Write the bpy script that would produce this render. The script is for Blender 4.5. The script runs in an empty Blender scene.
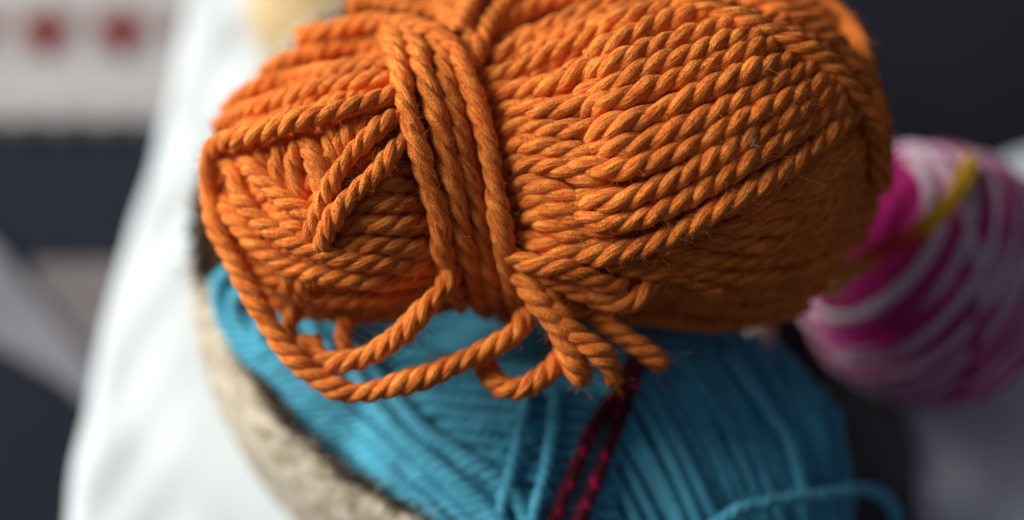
import bpy, math, random
import numpy as np
from mathutils import Vector, Matrix

random.seed(7); rng = np.random.default_rng(7)
scene = bpy.context.scene
col = scene.collection

# ------------------------------------------------------------------ frame of reference
# working unit: 0.25 mm.  x right, y up the tilted view plane, z out of it; tilted 60 degrees down to world axes
S = 0.00025
D = 1422.0
PITCH = math.radians(60)
SN, CS = math.sin(PITCH), math.cos(PITCH)
ORG = np.array([0, 0, 0.165])
FLOOR_H = -0.165 / S
BASIS = np.array([[1, 0, 0], [0, SN, CS], [0, -CS, SN]])     # rows: right, up, toward viewer

def world(P):
    P = np.asarray(P, float)
    return S * (P @ BASIS) + ORG

def at(u, v, z):
    s = (D - z) / D
    return np.stack([(u - 512) * s, (260 - v) * s, z + 0 * u], -1)

def px_h(u, v, h):
    u = np.asarray(u, float); v = np.asarray(v, float)
    s = (SN * D - h) / (SN * D - CS * (260 - v))
    return np.stack([(u - 512) * s, (260 - v) * s, D - D * s], -1)

# ------------------------------------------------------------------ camera
cd = bpy.data.cameras.new('camera'); cam = bpy.data.objects.new('camera', cd); col.objects.link(cam)
cam.matrix_world = Matrix.Translation(Vector(world([0, 0, D]))) @ Matrix(BASIS.T.tolist()).to_4x4()
cd.lens = 50; cd.sensor_width = 36; cd.clip_start = 0.01; cd.clip_end = 50
cd.dof.use_dof = True; cd.dof.focus_distance = (D - 128) * S; cd.dof.aperture_fstop = 2.2
scene.camera = cam

# ------------------------------------------------------------------ light
w = bpy.data.worlds.new('World'); scene.world = w; w.use_nodes = True
bg = w.node_tree.nodes['Background']; bg.inputs[0].default_value = (0.62, 0.62, 0.84, 1); bg.inputs[1].default_value = 0.145
ld = bpy.data.lights.new('window_light', 'AREA'); ld.shape = 'RECTANGLE'; ld.size = 0.5; ld.size_y = 0.55
ld.energy = 13.4; ld.color = (1.0, 0.985, 0.95)
lo = bpy.data.objects.new('window_light', ld); col.objects.link(lo)
ldir = Vector((-0.81, 0.26, 0.54)).normalized()
tgt = Vector((-.03, 0, 0.15)); lo.location = tgt + ldir * 0.78
lo.rotation_euler = (-ldir).to_track_quat('-Z', 'Y').to_euler()
scene.view_settings.view_transform = 'Standard'; scene.view_settings.look = 'None'
scene.view_settings.exposure = 0; scene.view_settings.gamma = 1
scene.cycles.max_bounces = 8; scene.cycles.diffuse_bounces = 5

# ------------------------------------------------------------------ materials
def new_mat(name):
    m = bpy.data.materials.new(name); m.use_nodes = True
    nt = m.node_tree; b = nt.nodes['Principled BSDF']
    return m, nt, b

def N(nt, t, **kw):
    n = nt.nodes.new(t)
    for k, v in kw.items(): setattr(n, k, v)
    return n

def yarn_mat(name, stops, rough=0.9, sheen=0.35, sheen_col=(1, .8, .6, 1), bump=1.0, vari=0.25, dye=None, spec=0.15, fib=(7, 11), sss=None):
    """stops: colours across the fibre noise; dye: (scale, [(pos, colour)...]) colour changes along the yarn"""
    m, nt, b = new_mat(name)
    uv = N(nt, 'ShaderNodeUVMap'); mp = N(nt, 'ShaderNodeMapping'); mp.inputs['Scale'].default_value = (fib[0], fib[1], 1)
    nt.links.new(uv.outputs[0], mp.inputs[0])
    n1 = N(nt, 'ShaderNodeTexNoise'); n1.inputs['Scale'].default_value = 1; n1.inputs['Detail'].default_value = 3
    nt.links.new(mp.outputs[0], n1.inputs[0])
    geo = N(nt, 'ShaderNodeTexCoord'); n2 = N(nt, 'ShaderNodeTexNoise')
    n2.inputs['Scale'].default_value = 90; n2.inputs['Detail'].default_value = 2
    nt.links.new(geo.outputs['Object'], n2.inputs[0])
    cr = N(nt, 'ShaderNodeValToRGB'); e = cr.color_ramp.elements
    e[0].position = 0.3; e[0].color = (*stops[0], 1); e[1].position = 0.7; e[1].color = (*stops[-1], 1)
    nt.links.new(n1.outputs[0], cr.inputs[0])
    colour = cr.outputs[0]
    if dye:
        sc, st = dye
        sep = N(nt, 'ShaderNodeMapping'); sep.inputs['Scale'].default_value = (sc, 0.0, 1)
        nt.links.new(uv.outputs[0], sep.inputs[0])
        nd = N(nt, 'ShaderNodeTexNoise'); nd.inputs['Scale'].default_value = 1; nd.inputs['Detail'].default_value = 0.5
        nt.links.new(sep.outputs[0], nd.inputs[0])
        r2 = N(nt, 'ShaderNodeValToRGB'); r2.color_ramp.interpolation = 'LINEAR'
        el = r2.color_ramp.elements
        el[0].position = st[0][0]; el[0].color = (*st[0][1], 1)
        el[1].position = st[-1][0]; el[1].color = (*st[-1][1], 1)
        for p, c in st[1:-1]:
            x = el.new(p); x.color = (*c, 1)
        nt.links.new(nd.outputs[0], r2.inputs[0])
        mx = N(nt, 'ShaderNodeMix', data_type='RGBA', blend_type='MULTIPLY'); mx.inputs[0].default_value = 0.5
        nt.links.new(r2.outputs[0], mx.inputs[6]); nt.links.new(cr.outputs[0], mx.inputs[7])
        colour = mx.outputs[2]
    hs = N(nt, 'ShaderNodeHueSaturation')
    mr = N(nt, 'ShaderNodeMapRange'); mr.inputs[1].default_value = .3; mr.inputs[2].default_value = .7
    mr.inputs[3].default_value = 1 - vari; mr.inputs[4].default_value = 1 + vari
    nt.links.new(n2.outputs[0], mr.inputs[0]); nt.links.new(mr.outputs[0], hs.inputs['Value'])
    nt.links.new(colour, hs.inputs['Color']); nt.links.new(hs.outputs[0], b.inputs['Base Color'])
    n3 = N(nt, 'ShaderNodeTexNoise'); n3.inputs['Scale'].default_value = 2600; n3.inputs['Detail'].default_value = 2
    nt.links.new(geo.outputs['Object'], n3.inputs[0])
    ad = N(nt, 'ShaderNodeMath', operation='MULTIPLY_ADD'); ad.inputs[1].default_value = 0.5
    nt.links.new(n3.outputs[0], ad.inputs[0]); nt.links.new(n1.outputs[0], ad.inputs[2])
    bp = N(nt, 'ShaderNodeBump'); bp.inputs['Strength'].default_value = bump; bp.inputs['Distance'].default_value = 0.0008
    nt.links.new(ad.outputs[0], bp.inputs['Height']); nt.links.new(bp.outputs[0], b.inputs['Normal'])
    if sss:
        b.inputs['Subsurface Weight'].default_value = sss[0]; b.inputs['Subsurface Scale'].default_value = sss[1]; b.inputs['Subsurface Radius'].default_value = sss[2]
    b.inputs['Roughness'].default_value = rough
    b.inputs['Specular IOR Level'].default_value = spec
    b.inputs['Sheen Weight'].default_value = sheen; b.inputs['Sheen Tint'].default_value = sheen_col
    b.inputs['Sheen Roughness'].default_value = 0.6
    return m

M = {}
M['orange'] = yarn_mat('orange_wool', [(.64, .085, .009), (.95, .335, .055)], sheen=.12, sheen_col=(1, .6, .3, 1), vari=.2, sss=(.12, .0009, (1, .22, .05)))
M['blue'] = yarn_mat('turquoise_cotton', [(.045, .29, .42), (.095, .44, .57)], sheen=.15, sheen_col=(.7, .9, 1, 1), vari=.12, bump=.35, spec=.25)
M['pink'] = yarn_mat('pink_and_white_wool', [(.8, .8, .8), (1, 1, 1)], sheen=.15, sheen_col=(1, .8, .9, 1), vari=.1,
                     dye=(.32, [(.50, (.58, .006, .20)), (.60, (.64, .012, .25)), (.64, (.74, .46, .58)), (.7, (.82, .70, .76))]))
M['pale'] = yarn_mat('pale_pink_wool', [(.8, .8, .8), (1, 1, 1)], sheen=.15, sheen_col=(1, .8, .9, 1), vari=.1,
                    dye=(.32, [(.30, (.58, .006, .20)), (.36, (.70, .05, .32)), (.42, (.76, .50, .62)), (.6, (.82, .70, .76))]))
M['creamyarn'] = yarn_mat('cream_wool', [(.62, .44, .22), (.80, .62, .36)], sheen=.1, vari=.1)
M['rainbow'] = yarn_mat('variegated_wool', [(.85, .85, .85), (1, 1, 1)], sheen=.1, vari=.1)
M['red'] = yarn_mat('dark_red_yarn', [(.8, .8, .8), (1, 1, 1)], sheen=.1, sheen_col=(1, .5, .5, 1), bump=.4, dye=(5, [(.42, (.05, .002, .008)), (.56, (.07, .002, .01)), (.6, (.30, .004, .045)), (.7, (.38, .005, .06))]))

def cloth_mat(name, c0, c1, scale=60, fine=1500, rough=.95, bump=.3, dist=.0006, sheen=.1):
    m, nt, b = new_mat(name)
    tc = N(nt, 'ShaderNodeTexCoord')
    a = N(nt, 'ShaderNodeTexNoise'); a.inputs['Scale'].default_value = scale; a.inputs['Detail'].default_value = 4
    nt.links.new(tc.outputs['Object'], a.inputs[0])
    cr = N(nt, 'ShaderNodeValToRGB'); e = cr.color_ramp.elements
    e[0].position = .32; e[0].color = (*c0, 1); e[1].position = .68; e[1].color = (*c1, 1)
    nt.links.new(a.outputs[0], cr.inputs[0]); nt.links.new(cr.outputs[0], b.inputs['Base Color'])
    f = N(nt, 'ShaderNodeTexNoise'); f.inputs['Scale'].default_value = fine; f.inputs['Detail'].default_value = 3
    nt.links.new(tc.outputs['Object'], f.inputs[0])
    bp = N(nt, 'ShaderNodeBump'); bp.inputs['Strength'].default_value = bump; bp.inputs['Distance'].default_value = dist
    nt.links.new(f.outputs[0], bp.inputs['Height']); nt.links.new(bp.outputs[0], b.inputs['Normal'])
    b.inputs['Roughness'].default_value = rough; b.inputs['Specular IOR Level'].default_value = .15
    b.inputs['Sheen Weight'].default_value = sheen
    return m
M['white'] = cloth_mat('white_cotton', (.57, .62, .635), (.61, .66, .67), 30)
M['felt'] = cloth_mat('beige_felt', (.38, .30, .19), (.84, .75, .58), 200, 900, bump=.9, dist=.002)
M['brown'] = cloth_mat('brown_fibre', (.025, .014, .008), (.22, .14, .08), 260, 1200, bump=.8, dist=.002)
M['floor'] = cloth_mat('dark_floor', (.005, .007, .013), (.007, .009, .016), 20, 300)
M['dark'] = cloth_mat('gap_shade', (.05, .047, .055), (.07, .064, .072), 60, 600)  # dark tone that paints the shade in the gap beside the pink ball
M['cream'] = cloth_mat('cream_knit', (.27, .265, .26), (.33, .325, .31), 60, 500)
M['mauve'] = cloth_mat('mauve_knit', (.23, .20, .20), (.28, .245, .245), 80, 500)
M['heart'] = cloth_mat('red_knit', (.08, .003, .002), (.12, .004, .003), 80, 500)
M['grey'] = cloth_mat('pale_grey_cloth', (.12, .118, .132), (.18, .175, .19), 30, 500)
M['taupe'] = cloth_mat('taupe_cloth', (.10, .09, .09), (.14, .12, .12), 30, 500)

# ------------------------------------------------------------------ object helpers
def mesh_obj(name, verts, faces, mat, parent=None, uvs=None, smooth=True):
    me = bpy.data.meshes.new(name)
    verts = np.asarray(verts, np.float32); faces = np.asarray(faces, np.int32)
    me.vertices.add(len(verts)); me.vertices.foreach_set('co', verts.ravel())
    nf, k = faces.shape
    me.loops.add(nf * k); me.loops.foreach_set('vertex_index', faces.ravel())
    me.polygons.add(nf)
    me.polygons.foreach_set('loop_start', np.arange(nf, dtype=np.int32) * k)
    me.polygons.foreach_set('loop_total', np.full(nf, k, np.int32))
    me.update(calc_edges=True)
    if uvs is not None:
        l = me.uv_layers.new(name='UVMap')
        l.data.foreach_set('uv', np.asarray(uvs, np.float32).ravel())
    me.polygons.foreach_set('use_smooth', np.full(nf, smooth))
    me.validate()
    me.materials.append(mat)
    o = bpy.data.objects.new(name, me); col.objects.link(o)
    if parent is not None:
        o.parent = parent
        o.matrix_parent_inverse = Matrix.Translation(-Vector(parent.location))
    return o

def tag(o, label=None, cat=None, group=None, kind=None):
    if label: o['label'] = label
    if cat: o['category'] = cat
    if group: o['group'] = group
    if kind: o['kind'] = kind
    return o

def thing(name, label, cat, loc):
    e = bpy.data.objects.new(name, None); col.objects.link(e)
    e.location = Vector(loc); e.empty_display_size = .01
    return tag(e, label, cat)

class Wool:
    """collects plied strands and single tubes, then links them as one mesh"""
    def __init__(s): s.V = []; s.F = []; s.U = []; s.n = 0; s.hairs = []
    def tube(s, P, rad, ring, u0, v0):
        n = len(P)
        T = np.gradient(P, axis=0); T /= np.linalg.norm(T, axis=1)[:, None] + 1e-9
        A, B = frames(T)
        ang = np.linspace(0, 2 * np.pi, ring, endpoint=False)
        rad = np.broadcast_to(rad, (n,))
        V = P[:, None, :] + rad[:, None, None] * (np.cos(ang)[None, :, None] * A[:, None, :] + np.sin(ang)[None, :, None] * B[:, None, :])
        L = np.concatenate([[0], np.cumsum(np.linalg.norm(np.diff(P, axis=0), axis=1))]) / 100 + u0
        i = np.arange(n - 1)[:, None]; j = np.arange(ring)[None, :]; j2 = (j + 1) % ring
        F = np.stack([i * ring + j, i * ring + j2, (i + 1) * ring + j2, (i + 1) * ring + j], -1).reshape(-1, 4)
        jj = np.broadcast_to(j, (n - 1, ring)).ravel(); ii = np.broadcast_to(i, (n - 1, ring)).ravel()
        va = jj / ring + v0; vb = (jj + 1) / ring + v0
        U = np.stack([np.stack([L[ii], va], -1), np.stack([L[ii], vb], -1), np.stack([L[ii + 1], vb], -1), np.stack([L[ii + 1], va], -1)], 1)
        s.V.append(V.reshape(-1, 3)); s.F.append(F + s.n); s.U.append(U.reshape(-1, 2)); s.n += n * ring
    def strand(s, P, R=10, pitch=54, plies=3, off=.45, pr=.60, step=3.0, ring=9, taper=(0, 0), hair=0, jig=.09, same=False, fray=False):
        P = resample(P, step); n = len(P)
        if n < 4: return
        kn = np.arange(0, n * step + 90, 42); env = np.clip(np.minimum(np.arange(n), np.arange(n)[::-1]) * step / 40, 0, 1)
        P = P + np.stack([env * smooth1(np.interp(np.arange(n) * step, kn, rng.normal(size=len(kn))), 5) * R * .09 for _ in range(3)], -1)
        T = np.gradient(P, axis=0); T /= np.linalg.norm(T, axis=1)[:, None] + 1e-9
        A, B = frames(T)
        L = np.arange(n) * step
        Rr = R * (1 + jig * np.interp(L, np.arange(0, L[-1] + 60, 23), rng.normal(size=len(np.arange(0, L[-1] + 60, 23)))))
        for e, k in ((0, taper[0]), (1, taper[1])):
            if k:
                dd = L if e == 0 else L[-1] - L
                Rr = Rr * np.clip(np.sqrt(np.clip(dd / k, 0.02, 1)), .12, 1)
        pn = 1 + .07 * np.interp(L, np.arange(0, L[-1] + 120, 60), rng.normal(size=len(np.arange(0, L[-1] + 120, 60))))
        ph0 = rng.uniform(0, 6.28); phi = ph0 - np.cumsum(2 * np.pi / (pitch * pn)) * step      # left-handed twist
        sr = rng.uniform(0, 50)
        for k in range(plies):
            a = phi + 2 * np.pi * k / plies
            C = P + (off * Rr)[:, None] * (np.cos(a)[:, None] * A + np.sin(a)[:, None] * B)
            kn = np.arange(0, L[-1] + 60, 17)
            s.tube(C, Rr * pr * rng.uniform(.94, 1.06) * (1 + .07 * np.interp(L, kn, rng.normal(size=len(kn)))), ring, sr + (0 if same else k * 3.1), sr * 7 + (0 if same else k * 5.3))
        if fray:
            for q in range(110):
                a = rng.uniform(0, 6.28); rr_ = R * .8 * math.sqrt(rng.uniform()); d = np.cos(a) * A[-1] + np.sin(a) * B[-1]
                s.hairs.append((P[-3] + d * rr_, T[-1] * rng.uniform(.3, 1.0) + d * rng.uniform(.1, .5), T[-1]))
        if hair:
            m = rng.poisson(hair * L[-1])
            for q in range(m):
                i = rng.integers(1, n - 1); a = rng.uniform(0, 6.28)
                d = np.cos(a) * A[i] + np.sin(a) * B[i]
                if d[2] < -.2: continue
                s.hairs.append((P[i] + d * Rr[i] * .8, d, T[i]))
    def build(s, name, mat, parent=None):
        V = world(np.concatenate(s.V))
        return mesh_obj(name, V, np.concatenate(s.F), mat, parent, np.concatenate(s.U))
    def build_hairs(s, name, mat, parent, rad=.16):
        h = Wool()
        for p, d, t in s.hairs:
            ln = min(rng.gamma(1.5, 2.2) + 2.2, 12)
            side = rng.normal(size=3); side /= np.linalg.norm(side)
            k = np.linspace(0, 1, 5)[:, None]
            dr = d * rng.uniform(.2, .9) + t * rng.normal() * .8 + side * .35
            curl = rng.normal(size=3) * .75
            P = p + ln * (k * dr + k * k * curl)
            h.tube(P, rad * rng.uniform(.6, 1.2), 3, rng.uniform(0, 9), 0)
        if h.V: tag(h.build(name, mat, parent), kind='stuff')

def frames(T):
    n = len(T); A = np.zeros_like(T)
    a = np.cross(T[0], [0.31, 0.2, 0.93]); a /= np.linalg.norm(a) + 1e-9
    for i in range(n):
        a = a - T[i] * (a @ T[i]); a = a / (np.linalg.norm(a) + 1e-9); A[i] = a
    return A, np.cross(T, A)

def resample(P, step):
    d = np.linalg.norm(np.diff(P, axis=0), axis=1); L = np.concatenate([[0], np.cumsum(d)])
    n = max(int(L[-1] / step), 4); t = np.arange(n) * step if n > 4 else np.linspace(0, L[-1], n)
    return np.stack([np.interp(t, L, P[:, k]) for k in range(3)], -1)

def spline(pts, per=12):
    p = np.asarray(pts, float)
    if len(p) < 3:
        t = np.linspace(0, 1, per)[:, None]; return p[0] * (1 - t) + p[-1] * t
    q = np.vstack([2 * p[0] - p[1], p, 2 * p[-1] - p[-2]]); out = []
    for i in range(1, len(q) - 2):
        d = np.linalg.norm(q[i + 1, :2] - q[i, :2]); k = max(int(d / 5), 3)
        t = np.linspace(0, 1, k, endpoint=False)[:, None]
        a, b, c, e = q[i - 1], q[i], q[i + 1], q[i + 2]
        out.append(.5 * (2 * b + (c - a) * t + (2 * a - 5 * b + 4 * c - e) * t ** 2 + (-a + 3 * b - 3 * c + e) * t ** 3))
    out.append(p[-1:]); return np.concatenate(out)

def smooth1(z, k=3):
    for _ in range(k):
        z = np.concatenate([z[:1], (z[:-2] + 2 * z[1:-1] + z[2:]) / 4, z[-1:]])
    return z

def path(pts, surf, infl=0, sm=6):
    """pts: (u, v[, dz]) picked on the body; z follows the body's surface"""
    p = [(a[0], a[1], a[2] if len(a) > 2 else 0) for a in pts]
    c = spline(p)
    z = smooth1(surf(c[:, 0], c[:, 1], infl) + c[:, 2], sm)
    return at(c[:, 0], c[:, 1], z)

# ------------------------------------------------------------------ orange skein body
PX = np.array([205, 212, 225, 245, 280, 330, 380, 430, 470, 500, 540, 600, 680, 740, 790, 825, 850, 868, 880, 886], float)
PT = np.array([190, 150, 118, 98, 78, 56, 40, 30, 32, 30, 16, -4, -12, -12, -2, 20, 48, 82, 118, 165], float)   # top edge
PB = np.array([190, 238, 268, 292, 312, 322, 322, 312, 300, 298, 306, 314, 316, 312, 301, 282, 258, 232, 202, 165], float)  # bottom edge
PCx = np.array([205, 212, 225, 245, 280, 330, 380, 430, 465, 490, 520, 560, 620, 680, 740, 790, 825, 850, 868, 880, 886], float)
PC = np.array([0, 30, 55, 76, 100, 118, 120, 105, 88, 84, 100, 118, 134, 138, 132, 118, 96, 74, 52, 30, 0], float)
xs = np.linspace(205, 886, 682)
def sm(a, k=14):
    for _ in range(k): a = np.concatenate([a[:1], (a[:-2] + a[1:-1] + a[2:]) / 3, a[-1:]])
    return a
TT, BB, CC = sm(np.interp(xs, PX, PT)), sm(np.interp(xs, PX, PB)), sm(np.interp(xs, PCx, PC))
def prof(u, infl):
    k = 1 - infl / 340.
    uu = 545 + (u - 545) * k
    t = np.interp(uu, xs, TT); b = np.interp(uu, xs, BB); c = np.interp(uu, xs, CC)
    yc = (t + b) / 2; h = np.maximum((b - t) / 2, 1) + infl; return yc, h, np.maximum(c, 0) + infl
def osurf(u, v, infl=0):
    yc, h, c = prof(u, infl - 9)
    q = (v - yc) / h
    return np.where(np.abs(q) < 1, c * np.sqrt(np.clip(1 - np.abs(q) ** 2.3, 0, 1)), -c * np.clip((np.abs(q) - 1) * 1.6, 0, 1))

def body_mesh(name, mat, parent, infl):
    nu, na = 90, 40; V = []
    for u in 545 + np.sin(np.linspace(-np.pi / 2, np.pi / 2, nu)) * 338:
        yc, h, c = prof(np.array([u]), infl)
        a = np.linspace(0, 2 * np.pi, na, endpoint=False)
        V.append(np.stack([u - 512 + 0 * a, 260 - yc + h * np.cos(a), c * np.sin(a)], -1))
    V = np.array(V); i = np.arange(nu - 1)[:, None]; j = np.arange(na)[None, :]; j2 = (j + 1) % na
    F = np.stack([i * na + j, i * na + j2, (i + 1) * na + j2, (i + 1) * na + j], -1).reshape(-1, 4)
    return mesh_obj(name, world(V.reshape(-1, 3)), F, mat, parent, np.zeros((F.size, 2)))

orange = thing('yarn_skein', 'large skein of thick orange wool tied round its waist, on top of the blue one', 'yarn', world([30, -60, -120]))
body_mesh('core', M['orange'], orange, -30)

base = Wool()                                    # buried windings, seen through the gaps and round the back
def meridian(Wl, x0, x1, phi, tw, infl, R, **k):
    t = np.linspace(0, 1, 40); e = .5 - .5 * np.cos(np.pi * t)
    u = x0 + (x1 - x0) * e
    yc, h, c = prof(u, infl)
    a = phi + tw * t
    Wl.strand(np.stack([u - 512, 260 - yc + h * np.cos(a), c * np.sin(a)], -1), R=R, **k)
for k in range(46):
    meridian(base, 492, 880, 2 * np.pi * k / 46, -.9, -17, 10, step=5, ring=7)
for k in range(38):
    meridian(base, 480, 212, 2 * np.pi * k / 38, .7, -17, 10, step=5, ring=7)
base.build('inner_winding', M['orange'], orange)

right = Wool(); HR = 4.5
RR = 10.4
A = [  # left ends pinched under the tie, right ends diving under the fan
 [(482, 50, -14), (500, 28), (540, 4), (590, -8), (650, -14)],
 [(484, 66, -12), (495, 60), (525, 41), (560, 22), (610, 4), (668, -6)],
 [(478, 88, -14), (489, 80), (517, 70), (550, 55), (590, 38), (622, 22, -4), (650, 8, -12)],
 [(478, 99, -14), (494, 94), (526, 90), (560, 82), (590, 68), (625, 52, -4), (645, 42, -14)],
 [(486, 114, -14), (511, 110), (540, 110), (572, 106), (600, 102, -6), (622, 98, -16)],
 [(492, 132, -14), (517, 129), (557, 128), (585, 128), (610, 128, -8), (632, 128, -18)],
 [(495, 150, -14), (523, 146), (560, 148), (590, 152), (612, 156, -10), (630, 160, -18)],
 [(498, 168, -14), (526, 164), (560, 168), (590, 180), (610, 188, -8), (628, 196, -18)],
 [(500, 186, -14), (528, 182), (560, 192), (588, 204), (606, 212, -8), (622, 220, -18)],
 [(504, 203, -14), (535, 201), (562, 212), (590, 226), (612, 234, -8), (630, 240, -16)],
 [(508, 220, -14), (535, 218), (558, 228), (590, 240), (620, 246, -10), (640, 248, -18)],
]
for p in A: right.strand(path(p, osurf, 3), R=RR, pitch=66, hair=HR)
Fn = [
 [(596, 30, -18), (612, 24), (662, 10), (700, 4), (730, 4, -6)],
 [(590, 62, -16), (606, 50), (640, 34), (676, 20), (706, 14), (730, 18, -10)],
 [(586, 84, -16), (604, 68), (640, 54), (680, 40), (720, 28), (750, 26, -8)],
 [(582, 92, -16), (604, 90), (640, 74), (682, 59), (730, 42), (765, 36, -6), (778, 34, -12)],
 [(584, 114, -18), (600, 105), (634, 96), (677, 78), (728, 58), (768, 44), (790, 38, -10)],
 [(586, 138, -18), (604, 131), (646, 117), (684, 101), (740, 76), (789, 56), (806, 46, -10)],
 [(586, 152, -18), (604, 150), (640, 145), (684, 127), (740, 100), (792, 76), (824, 58, -8)],
 [(566, 160, -18), (584, 164), (612, 169), (652, 159), (700, 141), (750, 117), (800, 93), (838, 72, -8)],
 [(574, 198, -18), (591, 199), (625, 198), (680, 175), (750, 137), (800, 110), (846, 84, -6)],
 [(572, 208, -18), (587, 217), (607, 224), (640, 220), (690, 196), (750, 160), (806, 126), (852, 92, -6)],
 [(516, 232, -14), (532, 241), (562, 251), (600, 255), (640, 247), (680, 230), (716, 211), (770, 178), (816, 146), (864, 104, -4)],
]
for p in Fn: right.strand(path(p, osurf, 9), R=RR * 1.15, pitch=70, hair=HR)
right.build('winding', M['orange'], orange)
right.build_hairs('fuzz', M['orange'], orange)

under = Wool()                                   # darker arcs that sweep under the fan to the right end
U_ = [
 [(800, 150, -12), (830, 146), (862, 140), (882, 128, -6)],
 [(770, 176, -14), (800, 172), (840, 168), (872, 156), (884, 146, -8)],
 [(752, 196, -14), (790, 192), (840, 187), (872, 176), (884, 168, -8)],
 [(735, 212, -14), (770, 209), (820, 207), (866, 196), (882, 186, -8)],
 [(705, 222, -14), (730, 228), (772, 228), (822, 225), (862, 212), (880, 202, -8)],
 [(690, 232, -10), (720, 240), (764, 245), (815, 241), (856, 228), (878, 214, -8)],
 [(648, 248, -14), (680, 252), (730, 260), (790, 258), (840, 246), (870, 230, -8)],
 [(610, 260, -14), (634, 262), (680, 269), (735, 276), (793, 274), (838, 260), (862, 246, -8)],
 [(655, 280, -14), (700, 288), (750, 293), (800, 287), (840, 272, -6)],
 [(640, 300, -12), (690, 304), (750, 308), (800, 300), (828, 290, -8)],
 [(600, 312, -12), (650, 318), (710, 322), (770, 318), (810, 308, -8)],
]
U_ = [[(a[0], a[1] - max(a[0] - 760, 0) * .12 * (a[1] > 225), *a[2:]) for a in p] for p in U_]
for p in U_: under.strand(path(p, osurf, rng.uniform(-3, 4)), R=9.0, pitch=60, hair=1.0)
C_ = [  # end layer beyond the crossing strand
 ([(655, -12, -8), (683, 2), (730, 15), (776, 33), (819, 58), (850, 88), (870, 118), (880, 150), (880, 190, -8)], 16),
 ([(690, -14, -4), (730, -4), (789, 15), (831, 40), (856, 72), (872, 106), (880, 145), (880, 190, -6)], 6),
 ([(720, -22), (780, -6), (830, 22), (858, 60), (872, 96), (880, 132), (881, 180)], -8),
 ([(740, -26, -14), (800, -8, -14), (850, 28, -14), (866, 68, -14), (877, 110, -14)], -16),
]
for p, i in C_: under.strand(path(p, osurf, i), R=10.5, pitch=60, hair=4.0)
under.build('outer_winding', M['orange'], orange)
under.build_hairs('fuzz', M['orange'], orange)

left = Wool()
Lf = [  # (points, inflation)
 ([(262, 76, -10), (290, 60), (330, 48), (372, 44), (410, 46, -6)], 2),
 ([(226, 112, -8), (240, 98), (271, 84), (323, 72), (384, 66), (410, 66, -8)], 4),
 ([(218, 128, -6), (240, 113), (280, 101), (330, 87), (396, 78), (416, 78, -8)], 5),
 ([(258, 150, -14), (262, 136), (262, 160), (270, 186, -10)], 2),
 ([(283, 124, -10), (284, 140), (279, 165), (282, 192, -10)], 4),
 ([(308, 120, -10), (302, 140), (294, 165), (300, 200, -6), (304, 212, -14)], 6),
 ([(304, 138, -10), (310, 150), (320, 175), (324, 200, -2), (320, 218, -14)], 8),
 ([(330, 112, -12), (333, 132), (332, 160), (324, 188, -10)], 5),
 ([(352, 106, -12), (352, 122), (341, 146), (334, 168, -10)], 5),
 ([(372, 100, -12), (372, 116), (358, 134, -4), (346, 150, -12)], 4),
 ([(412, 106, -14), (388, 122), (360, 145), (336, 174), (322, 204), (313, 226, -4), (310, 240, -16)], 12),
 ([(414, 132, -14), (398, 146), (378, 171), (354, 193), (334, 216), (324, 240, -2), (322, 254, -16)], 14),
 ([(240, 158, -12), (252, 168), (268, 184), (290, 201), (312, 216), (326, 226, -14)], 7),
 ([(222, 160, -6), (234, 172), (241, 196), (262, 220), (292, 240), (325, 254), (370, 263), (445, 266, -12)], 9),
 ([(220, 190, -8), (232, 216), (252, 240), (282, 263), (320, 274), (370, 279), (440, 278, -12)], 5),
 ([(262, 206, -10), (285, 222), (312, 234), (330, 244, -10)], 2),
 ([(352, 206, -12), (372, 204), (404, 204), (430, 204, -12)], 1),
 ([(366, 186, -12), (390, 184), (420, 186, -12)], 1),
 ([(392, 166, -14), (402, 165), (420, 168, -12)], 0),
 ([(342, 226, -12), (366, 224), (404, 225), (440, 224, -12)], 3),
 ([(334, 248, -12), (356, 245), (402, 248), (450, 250, -12)], 4),
 ([(222, 215, -12), (238, 246), (262, 272), (300, 292), (350, 299), (400, 296), (450, 290, -10)], 1),
 ([(236, 255, -12), (256, 286), (300, 309), (350, 314), (400, 310), (455, 302, -10)], -2),
 ([(280, 262, -8), (290, 276), (288, 292, -8)], 6),
 ([(318, 268, -10), (304, 282), (300, 300, -8)], 6),
]
for p, i in Lf: left.strand(path(p, osurf, i), R=9.8, pitch=52, hair=4.0)
left.build('winding', M['orange'], orange)
left.build_hairs('fuzz', M['orange'], orange)

def single(name, pts, infl, R=10.4, parent=orange, mat='orange', surf=osurf, pitch=56, taper=(0, 0), hair=4.0, **k):
    W_ = Wool(); W_.strand(path(pts, surf, infl), R=R, pitch=pitch, taper=taper, hair=hair, **k)
    o = W_.build(name, M[mat], parent)
    if hair: W_.build_hairs('fuzz', M[mat], o if parent is None else parent)
    return o

# tie strands round the waist
for p, i in [
 ([(388, 34, -14), (394, 48), (406, 101), (422, 161), (438, 212), (442, 248), (452, 284), (462, 306, -12)], 17),
 ([(408, 36, -12), (417, 50), (432, 101), (446, 161), (455, 208), (463, 246), (474, 288), (488, 312, -10)], 19),
 ([(430, 40, -12), (440, 54), (450, 101), (463, 161), (478, 208), (485, 246), (497, 296), (508, 322, -8)], 17),
 ([(440, 80, -8), (455, 110), (470, 150), (484, 200), (494, 250), (504, 300)], 7),
]: single('tie_strand', p, i, R=10.6, pitch=76)
single('tie_strand', [(300, 38, -14), (318, 32), (351, 25), (392, 23), (430, 32), (452, 48), (464, 76), (478, 112), (490, 155), (497, 200), (504, 244), (512, 286, -4), (522, 322, -14)], 22, R=10.8)
single('tie_strand', [(350, 12), (372, 2), (408, 6), (440, 12), (462, 30), (474, 52, -8)], 16, R=10.6)
single('tie_strand', [(528, -22), (510, 0), (492, 22), (478, 48), (470, 72, -14)], 18, R=9.6)
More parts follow.
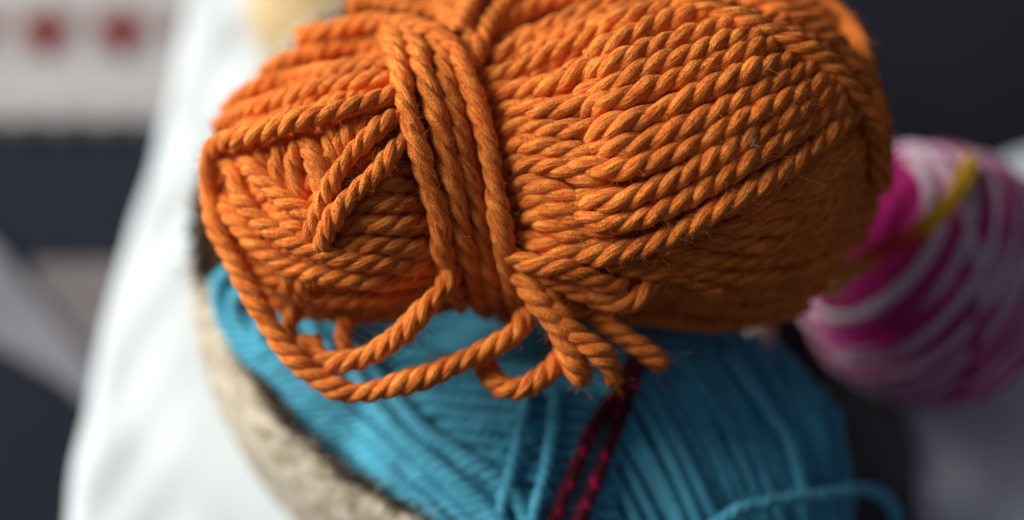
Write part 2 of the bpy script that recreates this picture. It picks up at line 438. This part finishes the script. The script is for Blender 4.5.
single('tie_strand', [(478, -20), (470, 2), (462, 24), (452, 40, -10)], 22, R=10)
single('tie_strand', [(420, -16), (440, -4), (460, 8), (474, 30, -8)], 10, R=10)
single('tie_strand', [(380, -12), (410, -14), (450, -10), (500, -14)], 6, R=10)

# ------------------------------------------------------------------ loose loops and ends
zloop = lambda u, v, infl=0: np.full_like(np.asarray(u, float), 0.) + infl
def loop(name, pts, **k):
    """pts: (u, v, z) free in space"""
    c = spline(pts); c[:, 2] = smooth1(c[:, 2], 6)
    W_ = Wool(); W_.strand(at(c[:, 0], c[:, 1], c[:, 2]), hair=4.0, **k)
    o = W_.build(name, M['orange'], orange); W_.build_hairs('fuzz', M['orange'], orange)
    return o
# long loop: from the top of the left lobe round its end, under it and back to the tie
loop('loose_loop', [(428, 90, 66), (404, 93, 88), (376, 99, 108), (336, 110, 118), (292, 121, 112), (246, 134, 88), (222, 142, 62), (212, 158, 46), (210, 188, 42), (214, 220, 46),
                    (230, 258, 54), (254, 298, 62), (280, 340, 66), (312, 374, 70), (350, 392, 74), (396, 386, 78), (444, 368, 80),
                    (486, 350, 82), (516, 332, 78), (528, 312, 62)], R=10.6, pitch=54)
loop('loose_loop', [(452, 262, 66), (444, 287, 92), (427, 306, 94), (401, 334, 86), (372, 355, 76), (340, 364, 66), (316, 356, 52), (308, 338, 30)], R=10.6, pitch=52)
loop('loose_loop', [(566, 336, 62), (560, 358, 70), (546, 374, 74), (522, 387, 76), (500, 384, 72), (486, 370, 60), (484, 352, 30)], R=10.6, pitch=50)
loop('loose_loop', [(346, 318, 30), (344, 334, 36), (346, 352, 34), (350, 366, 24)], R=9, pitch=48)
loop('loose_loop', [(296, 310, 20), (288, 330, 26), (296, 350, 22)], R=9, pitch=48)
loop('yarn_end', [(512, 262, 70), (530, 290, 88), (548, 314, 92), (566, 344, 90), (578, 368, 84), (583, 388, 76)], R=11, pitch=54, taper=(0, 6), fray=True)
loop('yarn_end', [(524, 276, 60), (545, 298, 84), (570, 330, 92), (596, 350, 92), (612, 368, 84), (616, 390, 74)], R=11, pitch=54, taper=(0, 6), fray=True)
loop('yarn_end', [(574, 300, 40), (603, 324, 60), (630, 342, 66), (652, 356, 64), (667, 372, 58)], R=11, pitch=52, taper=(0, 6), fray=True)
# strands that curl below the fan
for pts in [
 [(500, 252, 80), (527, 262, 98), (555, 266, 104), (582, 274, 102), (606, 284, 94), (628, 288, 82)],
 [(506, 268, 70), (527, 274, 84), (562, 284, 88), (594, 298, 82), (618, 308, 70)],
 [(570, 276, 78), (590, 290, 86), (612, 303, 86), (632, 302, 84), (648, 288, 82), (660, 272, 76), (676, 264, 64)],
 [(510, 286, 52), (540, 296, 66), (570, 306, 64), (600, 314, 50)],
 [(610, 262, 88), (640, 268, 92), (680, 278, 84), (720, 290, 66)],
]: loop('loose_loop', pts, R=10.2, pitch=60)

# ------------------------------------------------------------------ blue skein
UC, VC, AA, BBx = 588., 500., 266., 202.
def bsurf(u, v, infl=0):
    u = np.asarray(u, float)
    q = np.abs((u - UC) / (AA + infl)) ** 2.3 + np.abs((v - VC) / (BBx + infl)) ** 2.3
    z = -150 + (142 + infl) * np.sqrt(np.clip(1 - q, 0, 1)) - 110 * np.clip(q - 1, 0, 1.2)
    ca, sa = .66, .75                                   # side bundle along the basket rim
    a = (u - 350) * ca + (v - 400) * sa; b = -(u - 350) * sa + (v - 400) * ca
    q2 = (a / (210 + infl)) ** 2 + (b / (92 + infl)) ** 2
    z2 = -168 + (95 + infl) * np.sqrt(np.clip(1 - q2, 0, 1)) - 50 * np.clip(q2 - 1, 0, 1.5)
    return np.maximum(z, z2)
blue = thing('yarn_skein', 'skein of thin turquoise blue yarn in the basket under the orange one', 'yarn', world([90, -230, -200]))
def ell_mesh(c, ax, ang, nseg=48):
    th = np.linspace(0, np.pi, nseg // 2); ph = np.linspace(0, 2 * np.pi, nseg, endpoint=False)
    sg = lambda x, e: np.sign(x) * np.abs(x) ** e
    e = .87
    X = ax[0] * sg(np.cos(th), e)[:, None] * np.ones(nseg)[None]; Y = ax[1] * sg(np.sin(th), e)[:, None] * sg(np.cos(ph), e)[None]
    Z = ax[2] * sg(np.sin(th), e)[:, None] * sg(np.sin(ph), e)[None]
    ca, sa = math.cos(ang), math.sin(ang)
    P = np.stack([c[0] + X * ca - Y * sa, c[1] + X * sa + Y * ca, c[2] + Z], -1).reshape(-1, 3)
    n = len(th); i = np.arange(n - 1)[:, None]; j = np.arange(nseg)[None]; j2 = (j + 1) % nseg
    F = np.stack([i * nseg + j, i * nseg + j2, (i + 1) * nseg + j2, (i + 1) * nseg + j], -1).reshape(-1, 4)
    return P, F
P1, F1 = ell_mesh(((UC - 512) * 1.05, (260 - VC) * 1.05, -166), (AA * .98, BBx * .98, 132), 0)
P2, F2 = ell_mesh((-150, -165, -198), (196, 56, 80), -math.atan2(.75, .66))
Fc = np.concatenate([F1, F2 + len(P1)])
mesh_obj('core', world(np.concatenate([P1, P2])), Fc, M['blue'], blue, np.zeros((Fc.size, 2)))

BK = dict(off=.42, pr=.66, ring=8, step=3.5, jig=.04)
bl = Wool()
def bstr(W_, pts, infl, R=6.6, **k):
    kk = dict(BK); kk.update(k)
    W_.strand(path(pts, bsurf, infl, 8), R=R, pitch=34, **kk)
# strands of the side bundle, running from the upper left down along the rim
rimc = np.array([(218, 284), (232, 314), (268, 366), (312, 428), (372, 494), (436, 560), (500, 620)], float)
for k in range(13):
    o = -3 + k * 7.8; j = rng.normal(size=7) * 2.0
    bstr(bl, [(p[0] + .75 * o + j[q], p[1] - .66 * o + j[q], -6 if q in (0, 6) else 0) for q, p in enumerate(rimc)], 2 + (k % 3) * 3, R=7.2)
bl.build('winding', M['blue'], blue)
# the end loop at the far left and smooth outer strands
bl = Wool()
for p, i in [
 ([(262, 300, -10), (240, 272), (222, 280), (220, 312), (244, 350), (296, 392), (352, 446), (410, 500), (460, 550)], 12),
 ([(268, 310, -8), (250, 294), (236, 300), (240, 326), (270, 360), (320, 402), (372, 454), (430, 508), (480, 560)], 14),
 ([(290, 330, -8), (268, 322), (262, 342), (300, 374), (352, 416), (404, 462), (452, 504), (500, 550)], 14),
 ([(330, 346, -8), (330, 376), (364, 404), (412, 446), (450, 484), (500, 530)], 12),
 ([(356, 372, -8), (372, 400), (400, 432), (446, 470), (486, 506), (520, 548)], 16),
 ([(372, 370, -8), (392, 396), (424, 430), (462, 456), (506, 488), (540, 540)], 12),
]: bstr(bl, p, i + 3, R=9.2)
bl.build('outer_winding', M['blue'], blue)
# crosswise windings in the bright middle
bl = Wool()
for k in range(-5, 13):
    y = 376 + k * 13.5; j = rng.normal(size=4) * 2
    bstr(bl, [(384 + max(k, 0) * 7, y + 4 - k * .5, -10), (420 + k * 4, y - 4 + j[0]), (470, y - 2 + j[1]), (530, y + 4 + j[2]), (585, y + 12), (620, y + 20, -8)], 4 + (k % 2) * 2 - 80 * (k < -1), R=7)
for k in range(11):                                             # some steeper strands between them
    x = 395 + k * 19
    bstr(bl, [(x, 385 + k * 2, -12), (x + 26, 420), (x + 62, 470), (x + 90, 520, -4), (x + 110, 560)], 0, R=6.5)
bl.build('winding', M['blue'], blue)
# the right half: strands fall from upper left to lower right
bl = Wool()
for k in range(19):
    x0 = 545 + k * 16; x1 = 850 - 135 * math.exp(-(x0 - 560) / 120.); y0 = VC + 6 - BBx * max(1 - (abs(x0 - UC) / AA) ** 2.3, .02) ** .435
    j = rng.normal(size=5) * 2.2; pts = []
    for q, t in enumerate((0, .22, .5, .78, 1)):
        pts.append((x0 + (x1 - x0) * t ** .85 + 14 * math.sin(math.pi * t) + j[q], y0 + (580 - y0) * t, -8 if q == 0 else 0))
    bstr(bl, pts, rng.uniform(-2, 9), R=7.6)
bl.build('winding', M['blue'], blue)
for p, i in [([(528, 388, -4), (524, 414), (514, 462), (502, 510), (494, 560)], 20),
             ([(556, 388, -4), (555, 414), (548, 462), (536, 510), (526, 560)], 20),
             ([(724, 352, -6), (744, 378), (768, 410), (788, 440), (800, 478), (806, 520), (808, 560)], 18),
             ([(690, 575), (700, 540), (734, 512), (780, 500), (830, 494), (866, 490), (888, 500), (896, 524), (890, 560)], 30)]:
    Wb = Wool(); kk = dict(BK); c = path(p, bsurf, i, 8)
    Wb.strand(c, R=6.8, pitch=36, **kk); Wb.build('outer_strand', M['blue'], blue)

# ------------------------------------------------------------------ doubled dark red yarn across the blue skein
Wr = Wool()
for p in [[(636, 352, 18), (622, 386, 4), (594, 426), (572, 478), (556, 516), (540, 560)],
          [(644, 352, 18), (632, 384, 6), (615, 430), (601, 466), (584, 511), (566, 560)]]:
    Wr.strand(path(p, bsurf, 16, 4), R=7.6, pitch=32, off=.5, pr=.56, step=3, ring=8)
red = Wr.build('yarn_strand', M['red'])
tag(red, 'dark red yarn laid double across the turquoise skein, below the orange cut ends', 'yarn')

# ------------------------------------------------------------------ pink and white ball
BR = 149.; bc = px_h(930, 276, -251.)[()]
pink = thing('yarn_ball', 'round ball of magenta and white variegated wool resting beside the basket', 'yarn', world(bc - np.array([0, CS, SN]) * BR))
Pp, Fp = ell_mesh(bc, (BR - 12, BR - 12, BR - 12), 0)
def sph(c, r, n=40):
    th = np.linspace(0, np.pi, n // 2); ph = np.linspace(0, 2 * np.pi, n, endpoint=False)
    P = np.stack([c[0] + r * np.cos(th)[:, None] * np.ones(n)[None], c[1] + r * np.sin(th)[:, None] * np.cos(ph)[None], c[2] + r * np.sin(th)[:, None] * np.sin(ph)[None]], -1)
    return P.reshape(-1, 3)
th_n = 20; i = np.arange(th_n - 1)[:, None]; j = np.arange(40)[None]; j2 = (j + 1) % 40
Fs = np.stack([i * 40 + j, i * 40 + j2, (i + 1) * 40 + j2, (i + 1) * 40 + j], -1).reshape(-1, 4)
mesh_obj('core', world(sph(bc, BR - 13)), Fs, M['pink'], pink, np.zeros((Fs.size, 2)))
def circ(Wl, axis, off, r, R, a0=0, a1=2 * np.pi, wob=3):
    axis = np.array(axis, float); axis /= np.linalg.norm(axis)
    e1 = np.cross(axis, [0, 0, 1.]); e1 /= np.linalg.norm(e1) + 1e-9; e2 = np.cross(axis, e1)
    a = np.linspace(a0, a1, 70); rr = math.sqrt(max(r * r - off * off, 1))
    o = off + wob * np.sin(a * 2 + rng.uniform(0, 6))
    P = bc + axis * o[:, None] + rr * (np.cos(a)[:, None] * e1 + np.sin(a)[:, None] * e2)
    Wl.strand(P, R=R, pitch=44, step=5, ring=7, same=True)
wl = Wool()
for k in range(20): circ(wl, (.80, -.35, .45), -128 + k * 13.5, BR - 8, 7.8)
wl.build('inner_winding', M['pink'], pink)
wl = Wool(); wp = Wool()
for k in range(21): circ((wl, wp)[k % 2], (-.78, .46, .42), -116 + k * 11.6, BR + 1, 7.2, wob=2)
wl.build('winding', M['pink'], pink); wp.build('pale_winding', M['pale'], pink)
wl = Wool()
for k in range(1): circ(wl, (-.97, -.10, .2), 22, BR + 8, 6, wob=3)
wl.build('outer_winding', M['pale'], pink)

# yellow to red strand lying over the ball
def ballz(u, v, infl=0):
    s = (D - bc[2]) / D; x = (u - 512) * s - bc[0]; y = (260 - v) * s - bc[1]
    return bc[2] + np.sqrt(np.clip((BR + infl) ** 2 - x * x - y * y, 100, None))
def dyed(m, stops):
    nt = m.node_tree; b = nt.nodes['Principled BSDF']
    uv = N(nt, 'ShaderNodeUVMap'); sx = N(nt, 'ShaderNodeSeparateXYZ'); nt.links.new(uv.outputs[0], sx.inputs[0])
    mr = N(nt, 'ShaderNodeMapRange'); mr.inputs[1].default_value = 0; mr.inputs[2].default_value = 2.6
    nt.links.new(sx.outputs[0], mr.inputs[0]); cr = N(nt, 'ShaderNodeValToRGB'); el = cr.color_ramp.elements
    el[0].position = stops[0][0]; el[0].color = (*stops[0][1], 1); el[1].position = stops[-1][0]; el[1].color = (*stops[-1][1], 1)
    for p, c in stops[1:-1]: x = el.new(p); x.color = (*c, 1)
    nt.links.new(mr.outputs[0], cr.inputs[0]); nt.links.new(cr.outputs[0], b.inputs['Base Color'])
dyed(M['rainbow'], [(0, (1, .60, .02)), (.52, (1, .56, .02)), (.60, (.85, .25, .03)), (.68, (.75, .03, .06)), (.8, (.75, .04, .08)), (.88, (.85, .30, .04)), (1, (.75, .45, .05))])
yl = Wool()
for d in (-5, 5):
    c = spline([(970 + d * .3, 158, -14), (965 + d, 176, 0), (950 + d * .6, 202, 0), (930, 222 + d, 0), (906, 240 + d, 0), (876, 254 + d, 0), (846, 274 + d, 0), (826, 300, 0)])
    P = at(c[:, 0], c[:, 1], smooth1(ballz(c[:, 0], c[:, 1], 27), 6))
    P = resample(P, 4); T = np.gradient(P, axis=0); T /= np.linalg.norm(T, axis=1)[:, None]
    Aa, Bb = frames(T); ph = -np.arange(len(P)) * 4 * 2 * np.pi / 42
    for k in range(3):
        a = ph + k * 2.094
        yl.tube(P + 3.3 * (np.cos(a)[:, None] * Aa + np.sin(a)[:, None] * Bb), 3.8, 8, 0, k * 3)
ys = yl.build('yarn_strand', M['rainbow'])
tag(ys, 'yellow yarn fading to orange and red, draped across the pink and white ball', 'yarn')

# ------------------------------------------------------------------ small cream ball behind
def ball_of(name, label, c, r, mat, axes):
    t = thing(name, label, 'yarn', world(c - np.array([0, CS, SN]) * r))
    mesh_obj('core', world(sph(c, r - 12)), Fs, mat, t, np.zeros((Fs.size, 2)))
    global bc
    keep = bc; bc = c
    for ax in axes:
        wz = Wool()
        for k in range(-5, 6): circ(wz, ax, k * r / 6.2, r - 5, 8)
        wz.build('winding', mat, t)
    bc = keep
ball_of('yarn_ball', 'small blurred ball of pale cream yarn behind the left end of the orange skein', px_h(316, 8, -308.)[()], 92., M['creamyarn'], [(1, .4, .2), (.2, 1, .4), (-.6, .5, .6)])

# ------------------------------------------------------------------ basket
GH, RH = -400., -145.
nth = 140; th = np.linspace(0, 2 * np.pi, nth, endpoint=False)
rxx = np.where(np.cos(th) < 0, 362., 218.)
kk_ = np.clip((np.cos(th) + .45) / .65, 0, 1); kk_ = kk_ * kk_ * (3 - 2 * kk_) * np.clip(-np.sin(th), 0, 1)
rim = px_h(562 + rxx * np.cos(th), 250 - (315 + 75 * kk_) * np.sin(th), RH)
def ground(P): return np.stack([P[..., 0], SN * P[..., 1] - CS * P[..., 2], CS * P[..., 1] + SN * P[..., 2]], -1)   # (x, away, height)
def unground(G): return np.stack([G[..., 0], SN * G[..., 1] + CS * G[..., 2], -CS * G[..., 1] + SN * G[..., 2]], -1)
rg = ground(rim); cen = rg[:, :2].mean(0); rad = rg[:, :2] - cen; dist = np.linalg.norm(rad, axis=1); dirn = rad / dist[:, None]
dip = -150 * np.clip((np.cos(th) + .25) / 1.0, 0, 1) ** 1.2       # the rim sags on the right
def shell(profile, jit):
    V = []
    for r, h, sc in profile:
        wv = jit * (np.sin(th * 9 + h * .05) + .6 * np.sin(th * 23 + h * .11) + .8 * rng.normal(size=nth) * .4)
        V.append(np.concatenate([cen + dirn * (dist * sc + r + wv)[:, None], (h + wv * .8 + dip * (h - GH) / (RH - GH))[:, None]], 1))
    V = np.array(V); n = len(V); i = np.arange(n - 1)[:, None]; j = np.arange(nth)[None]; j2 = (j + 1) % nth
    F = np.stack([i * nth + j, i * nth + j2, (i + 1) * nth + j2, (i + 1) * nth + j], -1).reshape(-1, 4)
    return world(unground(V.reshape(-1, 3))), F
basket = thing('basket', 'round beige felted fibre basket with a dark brown frayed inner edge, holding the skeins', 'basket', world(unground(np.array([cen[0], cen[1], GH]))))
prf = [(-8, GH, .97), (0, -390, .98), (6, -350, 1), (12, -300, 1.025), (14, -240, 1.025), (13, -190, 1.015), (9, RH - 12, 1), (0, RH, 1), (-7, RH + 7, 1), (-15, RH + 8, 1), (-21, RH + 2, 1)]
Vb, Fb = shell(prf, 2.4); mesh_obj('wall', Vb, Fb, M['felt'], basket)
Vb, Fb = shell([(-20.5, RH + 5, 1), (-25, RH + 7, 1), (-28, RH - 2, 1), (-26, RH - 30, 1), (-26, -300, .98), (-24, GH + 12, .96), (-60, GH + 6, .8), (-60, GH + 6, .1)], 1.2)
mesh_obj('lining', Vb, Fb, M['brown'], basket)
fr = Wool()                                       # frayed fibres along the rim
for q in range(900):
    k = rng.integers(0, nth); inn = rng.random() < .6
    r0 = -20 if inn else rng.uniform(-16, 5)
    g = np.array([*(cen + dirn[k] * (dist[k] + r0) + rng.normal(size=2) * 3), RH + 7 + dip[k]])
    t = np.array([-dirn[k][1], dirn[k][0], 0]); k5 = np.linspace(0, 1, 5)[:, None]
    d = t * rng.normal() + np.array([0, 0, rng.uniform(0, .5)]) + rng.normal(size=3) * .25
    fr.tube(unground(g + rng.uniform(8, 26) * (k5 * d + k5 ** 2 * rng.normal(size=3) * .4)), .5, 3, 0, 0)
tag(fr.build('frayed_fibres', M['felt'], basket), kind='stuff')
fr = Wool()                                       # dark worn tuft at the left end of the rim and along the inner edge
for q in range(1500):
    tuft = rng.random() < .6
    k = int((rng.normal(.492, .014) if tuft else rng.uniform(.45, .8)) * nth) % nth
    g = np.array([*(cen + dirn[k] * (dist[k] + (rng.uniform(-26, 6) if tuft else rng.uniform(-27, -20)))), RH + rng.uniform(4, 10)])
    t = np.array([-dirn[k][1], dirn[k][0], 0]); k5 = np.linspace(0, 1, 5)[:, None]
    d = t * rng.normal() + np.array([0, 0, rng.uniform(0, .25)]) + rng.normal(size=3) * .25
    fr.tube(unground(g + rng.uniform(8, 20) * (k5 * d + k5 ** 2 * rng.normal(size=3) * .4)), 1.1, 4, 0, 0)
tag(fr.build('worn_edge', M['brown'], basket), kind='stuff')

# ------------------------------------------------------------------ white blanket under everything
def hermite_loop(pts, n=160):
    p = np.array(pts + pts[:3], float); out = []
    m = len(pts)
    for i in range(m):
        a, b, c, e = p[(i - 1) % m], p[i % m], p[(i + 1) % m], p[(i + 2) % m]
        t = np.linspace(0, 1, n // m, endpoint=False)[:, None]
        out.append(.5 * (2 * b + (c - a) * t + (2 * a - 5 * b + 4 * c - e) * t ** 2 + (-a + 3 * b - 3 * c + e) * t ** 3))
    return np.concatenate(out)
edge_px = [(176, 0), (158, 100), (130, 210), (98, 330), (76, 440), (62, 560), (60, 700), (300, 800), (700, 820), (1200, 760), (1300, 400), (1240, 210), (1110, 150), (1010, 148), (900, 180), (760, 130), (600, 40), (420, -60), (300, -140), (190, -110)]
ep = hermite_loop(edge_px, 400)
eg = ground(px_h(ep[:, 0] + 19, ep[:, 1], GH))[:, :2]; ec = np.array([cen[0], cen[1] - 60]); ne = len(eg)
ev = eg - ec; el_ = np.linalg.norm(ev, axis=1)[:, None]; ed = ev / el_
V = []
def bump(g):
    x, y = g[:, 0], g[:, 1]
    return 5 * np.sin(x * .011 + y * .006 + 1) + 4 * np.sin(y * .017 - x * .008) + 3 * np.sin(x * .035 + y * .006 + 2) * np.exp(-((x + 470) / 160.) ** 2) + 5 * np.sin(x * .021 + y * .027 + 1.7 * np.sin(y * .011 + 1)) + 2.5 * np.sin(x * .05 - y * .036 + 2 * np.sin(x * .013)) + 2.5 * np.sin(x * .03 + 2 * np.sin(y * .012))
for f in np.linspace(.01, 1, 46):
    g = ec + ev * f
    amp = np.clip((np.linalg.norm(ev * f, axis=1) - 380) / 120, 0, 1)
    V.append(np.concatenate([g, (GH - 5 + bump(g) * amp)[:, None]], 1))
for a in np.linspace(.15, 1, 10):
    g = ec + ed * (el_ + 34 * math.sin(a * math.pi / 2)); V.append(np.concatenate([g, (GH - 5 + bump(ec + ev) - 60 * (1 - math.cos(a * math.pi / 2)))[:, None]], 1))
for k in range(1, 14):
    g = ec + ed * (el_ + 34 - k * 3 + (5 * np.sin(np.arange(ne) * .22 + k * .1) * k / 10)[:, None]); V.append(np.concatenate([g, (np.full(ne, GH - 65) - (FLOOR_H * -1 + GH - 62) * k / 13.)[:, None]], 1))
V = np.array(V); n = len(V); i = np.arange(n - 1)[:, None]; j = np.arange(ne)[None]; j2 = (j + 1) % ne
F = np.stack([i * ne + j, i * ne + j2, (i + 1) * ne + j2, (i + 1) * ne + j], -1).reshape(-1, 4)
bk = mesh_obj('blanket', world(unground(V.reshape(-1, 3))), F, M['white'])
tag(bk, 'smooth white cotton blanket heaped under the basket and the pink ball', 'blanket')

# ------------------------------------------------------------------ floor and blurred things behind
g = 14000
mesh_obj('floor', world(unground(np.array([[-g, -g, FLOOR_H], [g, -g, FLOOR_H], [g, g, FLOOR_H], [-g, g, FLOOR_H]], float))), [[0, 1, 2, 3]], M['floor'], smooth=False)['kind'] = 'structure'

def slab(name, gpts, h0, h1, mat, parent=None):
    m = len(gpts); gp = np.array(gpts, float)
    V = np.concatenate([np.c_[gp, np.full(m, h0)], np.c_[gp, np.full(m, h1)]])
    me = bpy.data.meshes.new(name)
    me.from_pydata(world(unground(V)).tolist(), [], [list(range(m, 2 * m)), list(range(m - 1, -1, -1))] + [[k, (k + 1) % m, m + (k + 1) % m, m + k] for k in range(m)])
    me.materials.append(mat); o = bpy.data.objects.new(name, me); col.objects.link(o)
    if parent is not None:
        o.parent = parent; o.matrix_parent_inverse = Matrix.Translation(-Vector(parent.location))
    return o
def gpx(pts, h): return [tuple(ground(px_h(a, b, h))[:2]) for a, b in pts]

KH = FLOOR_H + 34
knit = thing('knitted_cushion', 'flat cream knitted cushion patterned with small red hearts, out of focus at the upper left', 'cushion', world(px_h(60, 40, FLOOR_H)))
edge = [(-160, -160), (210, -160), (212, 108)]
xk = 206
while xk > -160:
    edge += [(xk, 118), (xk - 16, 121), (xk - 34, 118), (xk - 40, 112)]; xk -= 44
edge += [(-160, 110)]
slab('cover', gpx(edge, KH), FLOOR_H + 1, KH, M['cream'], knit)
def heart(cx, cy, r):
    t = np.linspace(0, 2 * np.pi, 28, endpoint=False)
    return [(cx + r * 16 * math.sin(a) ** 3 / 16, cy - r * (13 * math.cos(a) - 5 * math.cos(2 * a) - 2 * math.cos(3 * a) - math.cos(4 * a)) / 15) for a in t]
for hx in (-104, -29, 46, 121, 196):
    slab('square_patch', gpx([(hx - 30, 2), (hx + 30, 2), (hx + 30, 60), (hx - 30, 60)], KH), KH + .5, KH + 3, M['mauve'], knit)
    slab('heart_patch', gpx(heart(hx, 33, 26), KH + 3), KH + 3.2, KH + 7, M['heart'], knit)
    slab('heart_patch', gpx(heart(hx - 37, -70, 22), KH + 3), KH + 3.2, KH + 7, M['heart'], knit)
slab('border_stripe', gpx([(-158, 100), (208, 100), (208, 110), (-158, 110)], KH), KH + .5, KH + 3, M['mauve'], knit)

dk = slab('shade_or_cloth', gpx([(700, 300), (800, 300), (826, 340), (850, 372), (890, 398), (908, 420), (916, 452), (914, 490), (920, 540), (916, 640), (800, 640), (776, 480)], GH + 13), GH - 20, GH + 13, M['dark'])  # added dark slab: stands in for shade between blue skein and ball
tag(dk, 'added dark slab standing in for the shaded gap between the blue skein and the pink ball', 'cloth')
sc1 = slab('scarf', gpx([(-120, 150), (-40, 215), (0, 252), (40, 300), (80, 352), (130, 420), (118, 426), (60, 378), (0, 345), (-60, 322), (-140, 260)], FLOOR_H + 30), FLOOR_H + 14, FLOOR_H + 30, M['grey'])
tag(sc1, 'pale grey folded scarf running diagonally beneath the blanket at the far left', 'scarf')
sc2 = slab('shade_or_cloth', gpx([(30, 262), (130, 262), (130, 390), (70, 380), (40, 320)], FLOOR_H + 10), FLOOR_H + 1, FLOOR_H + 10, M['taupe'])
tag(sc2, 'small taupe cloth lying in shade between the grey scarf and the blanket', 'cloth')

lw = Wool(); lc = path([(752, 142), (753, 143)], osurf, 24)[0]
for q in range(16):
    k5 = np.linspace(0, 1, 6)[:, None]
    lw.tube(lc + rng.normal(size=3) * 1.2 + rng.uniform(2, 6) * ((k5 - .5) * rng.normal(size=3) * .6 + k5 ** 2 * rng.normal(size=3) * .5), .2, 4, 0, 0)
tag(lw.build('lint_fleck', M['creamyarn']), 'tiny pale lint fleck caught on the right half of the orange skein', 'lint')
